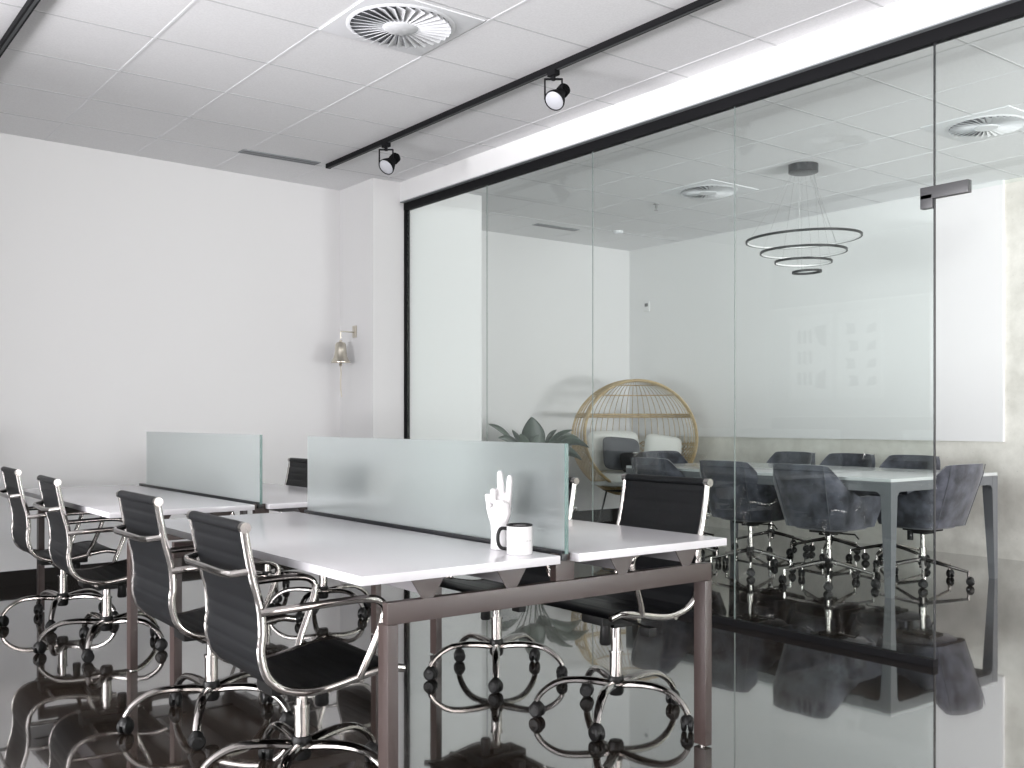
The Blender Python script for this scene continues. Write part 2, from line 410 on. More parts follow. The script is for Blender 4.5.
def slot_vent(x0, x1, y, label):
    r = thing('slot_diffuser', label, 'air vent', ((x0 + x1) / 2, y, H))
    w = (x1 - x0) / 2
    MB().box((-w, -.055, -.006), (w, .055, 0), .002).build('housing', M['grey_tile'], r)
    for k in (-1, 1): MB().box((-w + .01, k * .024 - .012, -.0075), (w - .01, k * .024 + .012, -.0055)).build('slot', M['slot_grey'], r)
slot_vent(3.03, 3.68, 7.43, 'grey linear slot vent in the ceiling near the far office wall')
slot_vent(6.64, 7.22, 8.33, 'dark linear slot vent in the meeting room ceiling by the end wall')

def track(x, y0, y1, label):
    r = thing('light_track', label, 'light track', (x, y0, H))
    m = MB().box((-.018, 0, -.034), (.018, y1 - y0, 0), .002); m.build('track_rail', M['channel'], r)
    MB().box((-.007, .01, -.0355), (.007, y1 - y0 - .01, -.033)).build('contact_groove', M['slot'], r)
    MB().box((-.020, y1 - y0 - .02, -.036), (.020, y1 - y0 + .004, 0), .002).build('end_cap', M['channel'], r)
track(3.755, -1.5, 7.40, 'long black lighting track carrying the two spotlights')
track(1.125, -1.5, 6.9, 'black lighting track crossing the upper left corner')

def spotlight(y, label, rz=0.):
    r = thing('track_spotlight', label, 'spotlight', (3.755, y, H - .034), rz, 'black spotlights on the lighting track')
    MB().box((-.020, -.035, -.030), (.020, .035, 0), .004).lathe([(0, -.055), (.012, -.055), (.012, -.03), (0, -.03)]).build('track_adapter', M['channel'], r)
    # square yoke: two thin flat bars down from a top bar
    y_ = MB(); w_ = .050
    ym = Matrix.Rotation(math.radians(-127.2), 4, 'Z')
    y_.box((-.008, -w_, -.052), (.008, w_, -.043), .002, ym)
    for k in (-1, 1): y_.box((-.008, k * w_ - .005, -.165), (.008, k * w_ + .005, -.044), .002, ym)
    y_.build('yoke', M['channel'], r)
    d = Vector((-.72, -.22, -.66)).normalized()
    tilt = Matrix.Translation(Vector((.02, -.015, -.150)) - d * .01) @ (-d).to_track_quat('Z', 'Y').to_matrix().to_4x4()
    MB().lathe([(0, .105), (.022, .104), (.024, .06), (.030, .03), (.055, -.03), (.062, -.050), (.062, -.062), (.057, -.062), (.055, -.054), (0, -.054)], mtx=tilt, n=36).build('lamp_head', M['channel'], r)
    for z in (.045, .062, .079):
        MB().lathe([(.02, z), (.038, z), (.038, z + .006), (.02, z + .006)], mtx=tilt, n=30).build('cooling_fin', M['channel'], r)
    MB().lathe([(0, -.070), (.03, -.067), (.0565, -.058), (.0565, -.052), (0, -.052)], mtx=tilt, n=36).build('lens', M['lens'], r)
spotlight(6.47, 'black track spotlight near the far end of the track, above the column')
spotlight(4.54, 'larger looking black track spotlight at the middle of the track')

# sprinkler heads
sp = thing('ceiling_sprinkler', 'small sprinkler head hanging from the meeting room ceiling', 'sprinkler', (6.95, 6.86, H))
MB().lathe([(0, 0), (.030, 0), (.028, -.006), (.010, -.010), (.010, -.040), (0, -.040)]).build('body', M['wire'], sp)
MB().lathe([(0, -.062), (.020, -.062), (.020, -.059), (.004, -.059), (.004, -.040), (0, -.040)]).build('deflector', M['wire'], sp)
sd = thing('smoke_detector', 'small round white smoke detector on the meeting room ceiling', 'smoke detector', (7.62, 8.1, H))
MB().lathe([(0, -.035), (.035, -.034), (.052, -.022), (.055, 0), (0, 0)]).build('body', M['vent'], sd)

# ring chandelier
ch = thing('ring_chandelier', 'black chandelier of four nested rings hanging over the meeting table', 'chandelier', (6.84, 5.09, H))
MB().lathe([(0, 0), (.118, 0), (.118, -.062), (.10, -.068), (0, -.068)], n=48).build('canopy', M['black'], ch)
for i, (R, z, tx, ty, ox) in enumerate([(.452, 2.67, .03, -.012, 0), (.338, 2.565, .012, .0, 0), (.222, 2.483, .0, .01, 0), (.112, 2.402, .03, -.02, .02)]):
    n = 72; q = []
    for k in range(n):
        a = 2 * PI * k / n; x, y = R * math.cos(a), R * math.sin(a)
        q.append((x + ox, y - ox, z - H + x * tx + y * ty))
    ring = MB().sweep(q, [(-.009, -.006), (-.009, .006), (.009, .006), (.009, -.006)], up=(0, 0, 1), closed=True).build('ring', M['darkring'], ch)
    MB().sweep([(x * .985, y * .985, zz) for x, y, zz in q], [(-.0075, -.003), (-.0075, .002), (.0075, .002), (.0075, -.003)], up=(0, 0, 1), closed=True).build('ring_diffuser', M['lamp_glow'], ring)
    for k in range(3):
        p = q[int(n * (k / 3 + .07 * i)) % n]; l = Vector((p[0], p[1], 0)).normalized() * .085
        MB().tube([p, (l.x, l.y, -.06)], .0008, 6).build('cable', M['wire'], ch)

# ------------------------------------------------------------------ bench desks
def bench(y0, y1, label, back=.065):
    r = thing('bench_desk', label, 'desk', (2.11, (y0 + y1) / 2, 0), 0, 'pair of white four-seat bench desks')
    L = (y1 - y0) / 2
    X = lambda x: x - 2.11
    for a, b in ((1.352, 2.068), (2.145, 2.862)):
        MB().box((X(a), -L, .741), (X(b), L, .768), .0025).build('tabletop', M['laminate'], r)
    for s, yy in ((-1, -L + .045), (1, L - .105)):
        MB().box((X(1.462), yy, .612), (X(2.83), yy + .03, .676), .002).build('cross_beam', M['taupe'], r)
        for xx in (1.462, 2.795): 
            MB().box((X(xx), yy - .001, .006), (X(xx + .035), yy + .055, .611), .002).build('leg', M['taupe'], r)
        for xx in (1.467, 2.80): MB().lathe([(0, 0), (.014, 0), (.014, .006), (0, .006)], c=(X(xx + .0125), yy + .027, 0)).build('foot', M['chrome'], r)
        MB().box((X(2.086), yy - .0, .677), (X(2.165) - .0, yy + .03, .767), .002).build('centre_bracket', M['taupe'], r)
    for xc in (1.60, 1.91, 2.385, 2.70):
        y2 = L - .09
        # folded steel rail under the top, with V-shaped end plates standing on the beam
        for s in (-1, 1):
            ye = -L + .06 if s < 0 else L - .09
            MB().faces([(X(xc - .062), ye - .012, .741), (X(xc + .062), ye - .012, .741), (X(xc + .02), ye - .012, .676), (X(xc - .02), ye - .012, .676),
                        (X(xc - .062), ye - .008, .741), (X(xc + .062), ye - .008, .741), (X(xc + .02), ye - .008, .676), (X(xc - .02), ye - .008, .676)],
                       [(0, 1, 2, 3), (7, 6, 5, 4), (0, 4, 5, 1), (1, 5, 6, 2), (2, 6, 7, 3), (3, 7, 4, 0)]).build('bracket_plate', M['taupe'], r, smooth=False)
        MB().faces([(X(xc - .055), -L + .06, .740), (X(xc - .02), -L + .06, .690), (X(xc + .02), -L + .06, .690), (X(xc + .055), -L + .06, .740),
                    (X(xc - .055), y2, .740), (X(xc - .02), y2, .690), (X(xc + .02), y2, .690), (X(xc + .055), y2, .740)],
                   [(0, 1, 5, 4), (1, 2, 6, 5), (2, 3, 7, 6), (3, 2, 1, 0), (4, 5, 6, 7)]).build('support_rail', M['taupe_light'], r, smooth=False)
    MB().box((X(2.098), -L + .03, .745), (X(2.122), L - .04, .777), .001).build('screen_rail', M['black'], r)
    scr = MB().box((X(2.104), -L + .022, .777), (X(2.116), L - back, 1.124), .0).build('privacy_screen', M['frost'], r, smooth=False)
    scr['label'] = 'frosted glass divider panel'
    MB().box((X(2.1035), -L + .018, .768), (X(2.1165), -L + .022, 1.124)).build('screen_edge', M['frost_edge'], scr, smooth=False)
    MB().box((X(1.40), L - .3, .735), (X(2.82), L - .27, .7405)).build('cable_tray', M['plastic'], r, smooth=False)
    return r
bench(2.465, 4.42, 'white bench desk nearest the camera, with the hand sculpture and mug on it')
bench(4.885, 6.92, 'white bench desk farther back, beside the far wall', .175)

# ------------------------------------------------------------------ office chairs
def star_base(r, ph, R, hub_z, arch, m_arm, drop):
    hub = MB().lathe([(0, hub_z - .045), (.026, hub_z - .045), (.032, hub_z - .035), (.033, hub_z + .018), (.030, hub_z + .03), (0, hub_z + .03)], n=28).build('hub', M['plastic'], r)
    for k in range(5):
        a = math.radians(ph) + 2 * PI * k / 5
        d = Vector((math.cos(a), math.sin(a), 0)); w = Vector((-d.y, d.x, 0))
        if arch:
            pts = [(.02, hub_z), (.09, hub_z + .010), (.16, hub_z + .014), (.22, hub_z + .008), (.265, hub_z - .012), (.300, hub_z - .040), (R + .004, .066)]
            pp = smooth_path([d * x + Vector((0, 0, z)) for x, z in pts], 4)
            n = len(pp); rad = [.0225 - .0085 * i / n for i in range(n)]
            MB().tube(pp, rad, 10, flat=.75).build('base_arm', m_arm, r)
        else:
            pp = [d * .02 + Vector((0, 0, hub_z)), d * .12 + Vector((0, 0, hub_z - .018)), d * (R - .015) + Vector((0, 0, hub_z - .062))]
            MB().tube(pp, [.016, .0135, .010], 8).build('base_arm', m_arm, r)
            MB().tube([d * (R - .012) + Vector((0, 0, hub_z - .052)), d * (R - .012) + Vector((0, 0, .06))], .010, 10).build('caster_stem', m_arm, r)
        c = d * R
        q = MB(); ca = a + [.4, 1.9, 2.6, .9, -.7][k]
        for s in (-1, 1):
            off = Vector((math.cos(ca), math.sin(ca), 0)) * s * .013
            mt = Matrix.Translation(c + off + Vector((0, 0, .029))) @ Matrix.Rotation(ca, 4, 'Z') @ Matrix.Rotation(PI / 2, 4, 'Y')
            q.lathe([(0, -.010), (.020, -.010), (.029, -.005), (.029, .006), (.022, .011), (0, .011)], mtx=mt, n=22)
        cw = q.build('caster', M['plastic'], r)
        MB().lathe([(0, .066), (.012, .065), (.022, .056), (.027, .040), (.027, .034), (0, .034)], c=c, n=22).build('caster_hood', M['plastic'], cw)

PROF = [(-.282, .893), (-.272, .83), (-.254, .74), (-.232, .655), (-.226, .58), (-.230, .515), (-.212, .448), (-.167, .405), (-.10, .385), (-.04, .382), (.03, .392), (.09, .404), (.15, .414), (.20, .418), (.248, .408)]
def office_chair(lift, ph, label, loc, rz):
    r = thing('office_chair', label, 'chair', loc, rz, 'black ribbed office chairs around the bench desks')
    Z = lambda z: z + lift
    side = smooth_path([(x, 0, Z(z)) for x, z in PROF], 8)
    L = 0; acc = [0]
    for p, q in zip(side, side[1:]): L += (q - p).length; acc.append(L)
    def at(s):
        for i in range(len(acc) - 1):
            if acc[i + 1] >= s:
                t = (s - acc[i]) / max(acc[i + 1] - acc[i], 1e-9); p = side[i].lerp(side[i + 1], t)
                d = (side[i + 1] - side[i]).normalized(); return p, Vector((d.z, 0, -d.x))
        d = (side[-1] - side[-2]).normalized(); return side[-1], Vector((d.z, 0, -d.x))
    # ribbed sling: backrest part and seat part
    W = .224; nch = 20; split = .545
    def sling(s0, s1, name):
        n = 8 * int(round((s1 - s0) / (L / nch)))
        def f(u, v):
            s = s0 + (s1 - s0) * u
            p, nn = at(s)
            ph_ = (s / (L / nch)) % 1.0
            th = .0045 + .0040 * abs(math.sin(PI * ph_)) ** .30
            k = v * 4
            if k < 1: y, o = -W + 2 * W * k, th
            elif k < 2: y, o = W, th * (1 - 2 * (k - 1))
            elif k < 3: y, o = W - 2 * W * (k - 2), -th
            else: y, o = -W, -th * (1 - 2 * (k - 3))
            return p + nn * o + Vector((0, y, 0))
        g = MB().grid(f, n + 1, 16, cv=True)
        g.build(name, M['leather'], r, angle=80)
    sling(.012, L * .47, 'backrest'); sling(L * .47, L - .006, 'seat')
    # chrome side frames follow the same curve
    for s in (-1, 1):
        MB().tube([p + Vector((0, s * .236, 0)) for p in side], .0105, 10, flat=1.25).build('side_frame', M['chrome'], r)
        p, nn = side[0], None
        MB().tube([p + Vector((0, s * .222, 0)), p + Vector((0, s * .250, 0))], .0165, 16).build('top_cap', M['chrome'], r)
        arm = smooth_path([(-.234, s * .246, Z(.640)), (-.17, s * .262, Z(.645)), (-.04, s * .268, Z(.650)), (.09, s * .268, Z(.652)), (.148, s * .266, Z(.640)), (.166, s * .264, Z(.605)), (.142, s * .258, Z(.53)), (.108, s * .250, Z(.45)), (.088, s * .240, Z(.400))], 5)
        MB().tube(arm, .0095, 10, flat=1.3).build('armrest', M['chrome'], r)
    p = side[0]
    MB().tube([p + Vector((0, -.225, 0)), p + Vector((0, .225, 0))], .017, 16).build('top_roll', M['leather'], r)
    MB().tube([(-.262, -.236, Z(.765)), (-.310, -.212, Z(.757)), (-.322, -.16, Z(.755)), (-.322, .16, Z(.755)), (-.310, .212, Z(.757)), (-.262, .236, Z(.765))], .009, 10, flat=1.3).build('back_stretcher', M['chrome'], r)
    for x, z in ((-.10, .372), (.10, .392)):
        MB().tube([(x, -.236, Z(z)), (x, 0, Z(z - .010)), (x, .236, Z(z))], .010, 10).build('seat_stretcher', M['chrome'], r)
    mech = MB().box((-.13, -.065, Z(.335)), (.13, .065, Z(.385)), .012).box((-.05, -.045, Z(.315)), (.05, .045, Z(.34)), .006).build('tilt_mechanism', M['plastic'], r)
    MB().lathe([(0, -.085), (.020, -.085), (.024, -.078), (.019, 0), (0, 0)], c=(.085, .03, Z(.34)), n=20).build('tension_knob', M['plastic'], mech)
    MB().tube([(.02, .05, Z(.355)), (.03, .15, Z(.352)), (.035, .20, Z(.345))], .005, 8).box((.015, .19, Z(.315)), (.055, .245, Z(.35)), .006).build('height_lever', M['plastic'], mech)
    MB().lathe([(0, .17), (.025, .17), (.0255, .262), (.029, .264), (.029, .272), (0, .272)], n=28).build('gas_column', M['chrome'], r)
    MB().lathe([(0, .27), (.0195, .27), (.0195, Z(.335)), (0, Z(.335))], n=24).build('gas_piston', M['chrome'], r)
    star_base(r, ph, .318, .138, True, M['chrome'], 0)
    return r
office_chair(-.008, -127, 'black ribbed office chair nearest the camera on the left of the desks', (1.45, 3.045, 0), math.radians(-2))
office_chair(.012, -119, 'black ribbed office chair on the left, second from the camera', (1.47, 3.90, 0), math.radians(-1))
office_chair(0, -118, 'black ribbed office chair on the left, third from the camera', (1.515, 5.52, 0), math.radians(-3))
office_chair(.012, -112, 'farthest black ribbed office chair on the left, by the far wall', (1.51, 6.42, 0), math.radians(-2))
PIr = PI
office_chair(.055, -74 - 180, 'black ribbed office chair at the right of the near desk, back toward the glass', (2.80, 2.99, 0), PIr)
office_chair(.02, -55 - 180, 'black ribbed office chair half hidden behind the near frosted divider', (2.82, 3.83, 0), PIr)
office_chair(.02, -70 - 180, 'office chair seen as a blur through the near frosted divider', (2.86, 5.70, 0), PIr)
office_chair(.02, -30 - 180, 'grey looking office chair back between the two frosted dividers', (2.84, 6.50, 0), PIr)

# ------------------------------------------------------------------ objects on the near desk
def capsule_chain(mb, pts, rad, n=14):
    pts = [Vector(p) for p in pts]
    # rounded tube: extra hemispherical rings at both ends
    P, R = [], []
    d0 = (pts[0] - pts[1]).normalized(); d1 = (pts[-1] - pts[-2]).normalized()
    for k in range(4, 0, -1):
        a = k / 4 * PI / 2 * .96; P.append(pts[0] + d0 * rad[0] * math.sin(a)); R.append(max(rad[0] * math.cos(a), .0004))
    P += pts; R += rad
    for k in range(1, 5):
        a = k / 4 * PI / 2 * .96; P.append(pts[-1] + d1 * rad[-1] * math.sin(a)); R.append(max(rad[-1] * math.cos(a), .0004))
    mb.tube(P, R, n)
def hand_sculpture(loc, rz):
    r = thing('hand_sculpture', 'white porcelain hand making a peace sign, standing on the near desk', 'sculpture', loc, rz)
    m = MB()   # local: x across the hand, -y toward the camera, z up
    # wrist and palm as one lofted body of ovals
    sec = [(0, 0, .029, .027), (.004, 0, .030, .028), (.05, 0, .0275, .024), (.085, 0, .0300, .023), (.11, 0, .038, .022), (.135, -.001, .0425, .021), (.16, -.002, .0435, .019), (.178, -.002, .041, .0165), (.186, -.002, .036, .012)]
    m.grid(lambda u, v: (sec[int(round(u * 8))][1] + sec[int(round(u * 8))][2] * math.cos(2 * PI * v), sec[int(round(u * 8))][3] * math.sin(2 * PI * v), sec[int(round(u * 8))][0]), 9, 24, cv=True)
    m.faces([(sec[0][2] * math.cos(2 * PI * k / 24), sec[0][3] * math.sin(2 * PI * k / 24), 0) for k in range(24)], [list(range(24))[::-1]])
    m.faces([(sec[8][1] + sec[8][2] * math.cos(2 * PI * k / 24), sec[8][3] * math.sin(2 * PI * k / 24), sec[8][0]) for k in range(24)], [list(range(24))])
    # index and middle raised
    capsule_chain(m, [(.004, 0, .165), (.005, 0, .205), (.003, 0, .235), (.002, 0, .254)], [.0130, .0122, .0110, .0095])
    capsule_chain(m, [(.029, 0, .160), (.0325, 0, .195), (.0345, 0, .222), (.0355, 0, .240)], [.0130, .0118, .0106, .0092])
    # ring and little finger folded onto the palm (knuckle up, tip down)
    capsule_chain(m, [(-.016, .002, .165), (-.018, -.006, .197), (-.018, -.022, .196), (-.016, -.028, .176), (-.014, -.024, .160)], [.0115, .0115, .0108, .0098, .0085])
    capsule_chain(m, [(-.034, .002, .155), (-.037, -.004, .178), (-.037, -.019, .180), (-.034, -.025, .162), (-.030, -.022, .148)], [.0105, .0102, .0096, .0088, .0078])
    # thumb leaves the side of the palm and folds across over the ring finger
    capsule_chain(m, [(.018, -.004, .100), (.029, -.013, .128), (.027, -.026, .150), (.012, -.035, .158), (-.006, -.037, .158)], [.0150, .0135, .0118, .0105, .0088])
    o = m.build('hand', M['porcelain'], r)
    rm = o.modifiers.new('fuse', 'REMESH'); rm.mode = 'VOXEL'; rm.voxel_size = .0021; rm.use_smooth_shade = True
    sm = o.modifiers.new('smooth', 'SMOOTH'); sm.iterations = 5; sm.factor = .5
hand_sculpture((2.008, 2.712, .768), math.radians(-37 - 6))

mug = thing('coffee_mug', 'white coffee mug with black rim and handle beside the hand sculpture', 'mug', (1.988, 2.575, .768), math.radians(143))
mug.scale = (.96, .96, .93)
MB().lathe([(0, .0), (.041, 0), (.0435, .003), (.0435, .098), (.0405, .098), (.0405, .006), (0, .006)], n=44).build('body', M['porcelain'], mug)
MB().lathe([(.0395, .097), (.0395, .1025), (.0415, .104), (.0441, .1025), (.0441, .100), (.0437, .098)], n=44).build('rim', M['plastic'], mug)
hp = smooth_path([(.042, 0, .088), (.062, 0, .088), (.072, 0, .070), (.072, 0, .040), (.062, 0, .022), (.042, 0, .018)], 6)
MB().tube(hp, .0052, 10, flat=1.2).build('handle', M['plastic'], mug)
tx = MB(); rr_ = .0437
for k in range(11):                          # the faint line of lettering round the mug is too small to read in the photo
    if k in (4, 8): continue
    a0 = math.radians(90 + 20) + (k - 5) * .13; a1 = a0 + .075
    for z0, z1 in ((.047, .0515),):
        tx.faces([(rr_ * math.cos(a0), rr_ * math.sin(a0), z0), (rr_ * math.cos(a1), rr_ * math.sin(a1), z0), (rr_ * math.cos(a1), rr_ * math.sin(a1), z1), (rr_ * math.cos(a0), rr_ * math.sin(a0), z1)], [(0, 1, 2, 3)])
tx.build('lettering', M['print_ink'], mug, smooth=False)

# ------------------------------------------------------------------ ship's bell on the column
bl = thing('brass_bell', 'small silver bell with rope hanging from a bracket on the white column', 'bell', (XC0, 7.908, 1.70))
MB().box((-.008, -.035, .225), (0, .035, .33), .003).build('wall_plate', M['brass'], bl)
MB().tube(smooth_path([(0, 0, .27), (-.04, 0, .272), (-.10, 0, .272), (-.137, 0, .270), (-.14, 0, .25), (-.14, 0, .21)], 5), .0055, 10).build('bracket_arm', M['brass'], bl)
MB().lathe([(0, .20), (.012, .196), (.014, .180), (.034, .176), (.046, .160), (.050, .11), (.056, .06), (.070, .025), (.085, .006), (.085, 0), (.079, 0), (.066, .02), (.050, .05), (.044, .11), (.040, .155), (0, .165)], c=(-.14, 0, 0), n=40).build('bell_cup', M['brass'], bl)
MB().tube([(-.14, 0, .16), (-.14, 0, .0)], .004, 8).lathe([(0, -.035), (.010, -.032), (.014, -.020), (.010, -.008), (0, -.004)], c=(-.14, 0, 0)).build('clapper', M['brass'], bl)
MB().tube(smooth_path([(-.14, 0, -.035), (-.137, 0, -.10), (-.141, 0, -.17), (-.138, 0, -.24), (-.13, 0, -.30)], 6), [.006] * 25, 8).build('rope', M['rope'], bl)

# thermostat on the right meeting-room wall
th_ = thing('thermostat', 'small white thermostat on the meeting room wall near the corner', 'thermostat', (XR - .035, 8.66, 2.50))
MB().box((-.018, -.045, 0), (0, .045, .12), .005).build('casing', M['panel'], th_)
MB().box((-.020, -.028, .06), (-.017, .028, .10), .001).build('display', M['art_grey'], th_)

# ------------------------------------------------------------------ wall art on the left wall (it shows mirrored in the glass)
xm = 2 * XG - XL
pn = thing('wall_board', 'large white board on the left wall, seen mirrored in the glass', 'wall board', (XL, 7.0, 1.25))
MB().box((0, -1.2, 0), (.03, .86, 1.27), .004).build('board', M['panel'], pn)
MB().box((0, -1.22, -.02), (.036, .88, 0), .002).box((0, -1.22, 1.27), (.036, .88, 1.29), .002).box((0, -1.22, 0), (.036, -1.2, 1.27), .002).box((0, .86, 0), (.036, .88, 1.27), .002).build('board_frame', M['frame_white'], pn)
def art(yc, w, z0, h, label, kind):
    r = thing('framed_print', label, 'framed print', (XL + .036, yc, z0), 0, 'framed abstract prints on the left wall')
    f = MB(); t = .025
    f.box((0, -w / 2, 0), (.035, w / 2, t)).box((0, -w / 2, h - t), (.035, w / 2, h)).box((0, -w / 2, t), (.035, -w / 2 + t, h - t)).box((0, w / 2 - t, t), (.035, w / 2, h - t))
    f.build('frame', M['frame_white'], r, smooth=False)
    MB().box((.002, -w / 2 + t, t), (.014, w / 2 - t, h - t)).build('paper', M['art_paper'], r, smooth=False)
    g = MB()
    def blob(pts):
        n = len(pts); g.faces([(.0165, y, z) for y, z in pts] + [(.0145, y, z) for y, z in pts], [tuple(range(n)), tuple(range(2 * n - 1, n - 1, -1))] + [(i, (i + 1) % n, n + (i + 1) % n, n + i) for i in range(n)])
    a = w / 2 - .07
    if kind == 0:
        for k in range(3):      # rounded comb-like bars
            zc = h * (.24 + .25 * k)
            for j in range(3):
                y0 = -a * .1 + j * a * .36
                blob([(y0, zc - .07), (y0 + .045, zc - .06), (y0 + .05, zc + .07), (y0 + .025, zc + .095), (y0, zc + .07)])
        blob([(-a, h * .12), (-a * .3, h * .14), (-a * .45, h * .3), (-a, h * .36)])
        blob([(-a, h * .62), (-a * .55, h * .66), (-a * .2, h * .86), (-a, h * .88)])
    else:
        for k in range(4):
            zc = h * (.2 + .2 * k); y0 = a * .05 + (k % 2) * .04
            blob([(y0, zc - .05), (y0 + .12, zc - .06), (y0 + .10, zc + .02), (y0 + .14, zc + .07), (y0 + .01, zc + .06)])
            blob([(-a, zc - .045), (-a * .4, zc - .06), (-a * .55, zc + .03), (-a, zc + .055)])
    g.build('print_shapes', M['art_grey'], r, smooth=False)
art(7.27, .56, 1.44, .98, 'framed abstract print with comb-like shapes, mirrored in the glass, left one', 0)
art(6.62, .56, 1.44, .98, 'framed abstract print with block shapes, mirrored in the glass, right one', 1)

# ------------------------------------------------------------------ meeting table
mt_ = thing('meeting_table', 'long pale grey meeting table with tapered steel legs behind the glass', 'table', (6.84, 5.15, 0))
tx0, tx1, ty0, ty1 = 6.135 - 6.84, 7.555 - 6.84, 3.86 - 5.15, 6.42 - 5.15
MB().box((tx0, ty0, .780), (tx1, ty1, .802), .003).build('tabletop', M['table_top'], mt_)
ap = MB()
def apron(ax, pos, u0, u1):
    """apron with rounded inner corners, one plate"""
    n = 8; R = .05; top = .780; bot = .712
    lo = [(u0 + .075, bot - R)] + [(u0 + .075 + R * (1 - math.cos(a)), bot - R * (1 - math.sin(a))) for a in [PI / 2 * k / n for k in range(1, n + 1)]]
    hi = [(u0 + u1 - u, z) for u, z in lo[::-1]]
    poly = [(u0, top), (u0, bot - R)] + lo + hi + [(u1, bot - R), (u1, top)]
    d = .03
    f = (lambda u, z, e: (pos + e, u, z)) if ax == 'x' else (lambda u, z, e: (u, pos + e, z))
    n_ = len(poly)
    # quads between the lower outline and the top edge
    vs = [f(u, z, 0) for u, z in poly] + [f(u, z, d) for u, z in poly]
    ap.faces(vs, [tuple(range(n_)), tuple(range(2 * n_ - 1, n_ - 1, -1))] + [(i, (i + 1) % n_, n_ + (i + 1) % n_, n_ + i) for i in range(n_)])
apron('x', tx0, ty0, ty1); apron('x', tx1 - .03, ty0, ty1); apron('y', ty0, tx0, tx1); apron('y', ty1 - .03, tx0, tx1)
ap.build('apron', M['table_metal'], mt_, angle=20, smooth=False)
for sx, xx in ((1, tx0), (-1, tx1)):
    for sy, yy in ((1, ty0), (-1, ty1)):
        m = MB(); x0, y0 = xx - sx * .0012, yy - sy * .0012
        top, bt = .078, .046
        vs = []
        for z, w in ((.7795, .078), (.66, .0775), (.0, bt)):
            vs += [(x0, y0, z), (x0 + sx * w, y0, z), (x0 + sx * w, y0 + sy * w, z), (x0, y0 + sy * w, z)]
        m.faces(vs, [(0, 1, 2, 3), (11, 10, 9, 8)] + [(a, a + 4, (a + 1) % 4 + 4, (a + 1) % 4) for a in range(4)] + [(a + 4, a + 8, (a + 1) % 4 + 8, (a + 1) % 4 + 4) for a in range(4)])
        m.build('leg', M['table_metal'], mt_, smooth=False)

# ------------------------------------------------------------------ velvet meeting chairs
def conf_chair(loc, rz, ph, label, back=.885):
    r = thing('meeting_chair', label, 'chair', loc, rz, 'dark velvet tub chairs around the meeting table')
    # shell: u runs from the right arm tip round the back to the left arm tip; faces +x
    def plan(a, k):                # a in -1..1, k scale
        w, dF, dB = .305 * k, .25 * k, .29 * k
        t = abs(a); s = 1 if a > 0 else -1
        if t > .45:                # arms straight
            f = (t - .45) / .55
            return (-.10 * k + (dF + .10 * k) * f, s * (w - .010 * f))
        th = t / .45 * PI / 2
        e = .62
        return (-.10 * k - (dB - .10 * k) * abs(math.cos(th)) ** e, s * w * abs(math.sin(th)) ** e)
    def topz(a):
        t = abs(a)
        if t < .20: return back - .006 * (t / .2) ** 2
        f = min((t - .20) / .34, 1); f = f * (1.6 - .6 * f) * .5 + f * f * (3 - 2 * f) * .5
        return back - .006 - (back - .006 - .655) * f - .012 * max(0, (t - .8) / .2)
    def lean(a, z):                # the back leans out with height
        return 0
    zb = .425; th = .05
    def surf(a, h, off):
        k = .84 + .16 * min(h * 1.2, 1)
        x, y = plan(a, k); z = zb + (topz(a) - zb) * h
        t = abs(a)
        if t < .5: x -= .105 * h * (1 - (t / .5) ** 2)
        L_ = math.hypot(x + .02, y)
        if t > .45: nx, ny = 0, (1 if y > 0 else -1)
        else: nx, ny = (x + .02) / L_, y / L_
        return Vector((x - nx * off, y - ny * off, z))
    N = 49; K = 7
    def f(u, v):
        a = -1 + 2 * u
        q = v * 2 * (K)             # outside up then inside down
        if q <= K:
            h = q / K
            return surf(a, h, 0 + (.012 if h > .97 else 0))
        h = (2 * K - q) / K
        return surf(a, h, th * (.75 if h > .97 else 1))
    m = MB(); rows = []
    for i in range(N):
        u = i / (N - 1); row = []
        for j in range(2 * K + 2):
            if j <= K: h = j / K; off = .010 if j == K else 0
            else: h = (2 * K + 1 - j) / K; off = th - (.010 if j == K + 1 else 0)
            p = surf(-1 + 2 * u, h, off)
            if i in (0, N - 1): p.x -= .006
            row.append(m.b.verts.new(p))
        rows.append(row)
    n = 2 * K + 2
    for i in range(N - 1):
        for j in range(n): m.b.faces.new((rows[i][j], rows[i + 1][j], rows[i + 1][(j + 1) % n], rows[i][(j + 1) % n]))
    m.b.faces.new(rows[0]); m.b.faces.new(rows[-1][::-1])
    m.build('backrest', M['velvet'], r, angle=50)
    sc = MB()
    def seat(u, v):
        a = 2 * PI * v
        s = [(0, .40), (.92, .405), (1, .425), (1, .47), (.95, .492), (.6, .502), (0, .505)][int(round(u * 6))]
        cx, cy = math.cos(a), math.sin(a)
        px = .03 + s[0] * .235 * (abs(cx) ** .6) * (1 if cx > 0 else -1) ; py = s[0] * .232 * (abs(cy) ** .6) * (1 if cy > 0 else -1)
        return (px, py, s[1])
    sc.grid(seat, 7, 32, cv=True); sc.build('seat', M['velvet'], r, angle=60)
    # vertical seams on the outside of the back
    for a in (-.17, .17):
        MB().tube([surf(a, h / 6, -.002) for h in range(7)], .003, 6).build('seam', M['grey_fab'], r)
    mech = MB().box((-.11, -.09, .378), (.11, .09, .402), .006).box((-.05, -.05, .355), (.05, .05, .38), .006).build('seat_plate', M['plastic'], r)
    MB().tube([(.03, -.04, .372), (.05, -.19, .372), (.052, -.22, .34)], .006, 8).build('height_lever', M['plastic'], mech)
    MB().lathe([(0, -.07), (.022, -.07), (.022, 0), (0, 0)], c=(.07, .05, .375), n=18).build('tension_knob', M['plastic'], mech)
    MB().lathe([(0, .10), (.027, .10), (.027, .25), (.018, .252), (.018, .36), (0, .36)], n=26).build('gas_column', M['chrome'], r)
    star_base(r, ph, .335, .160, False, M['chrome'], 0)
    return r
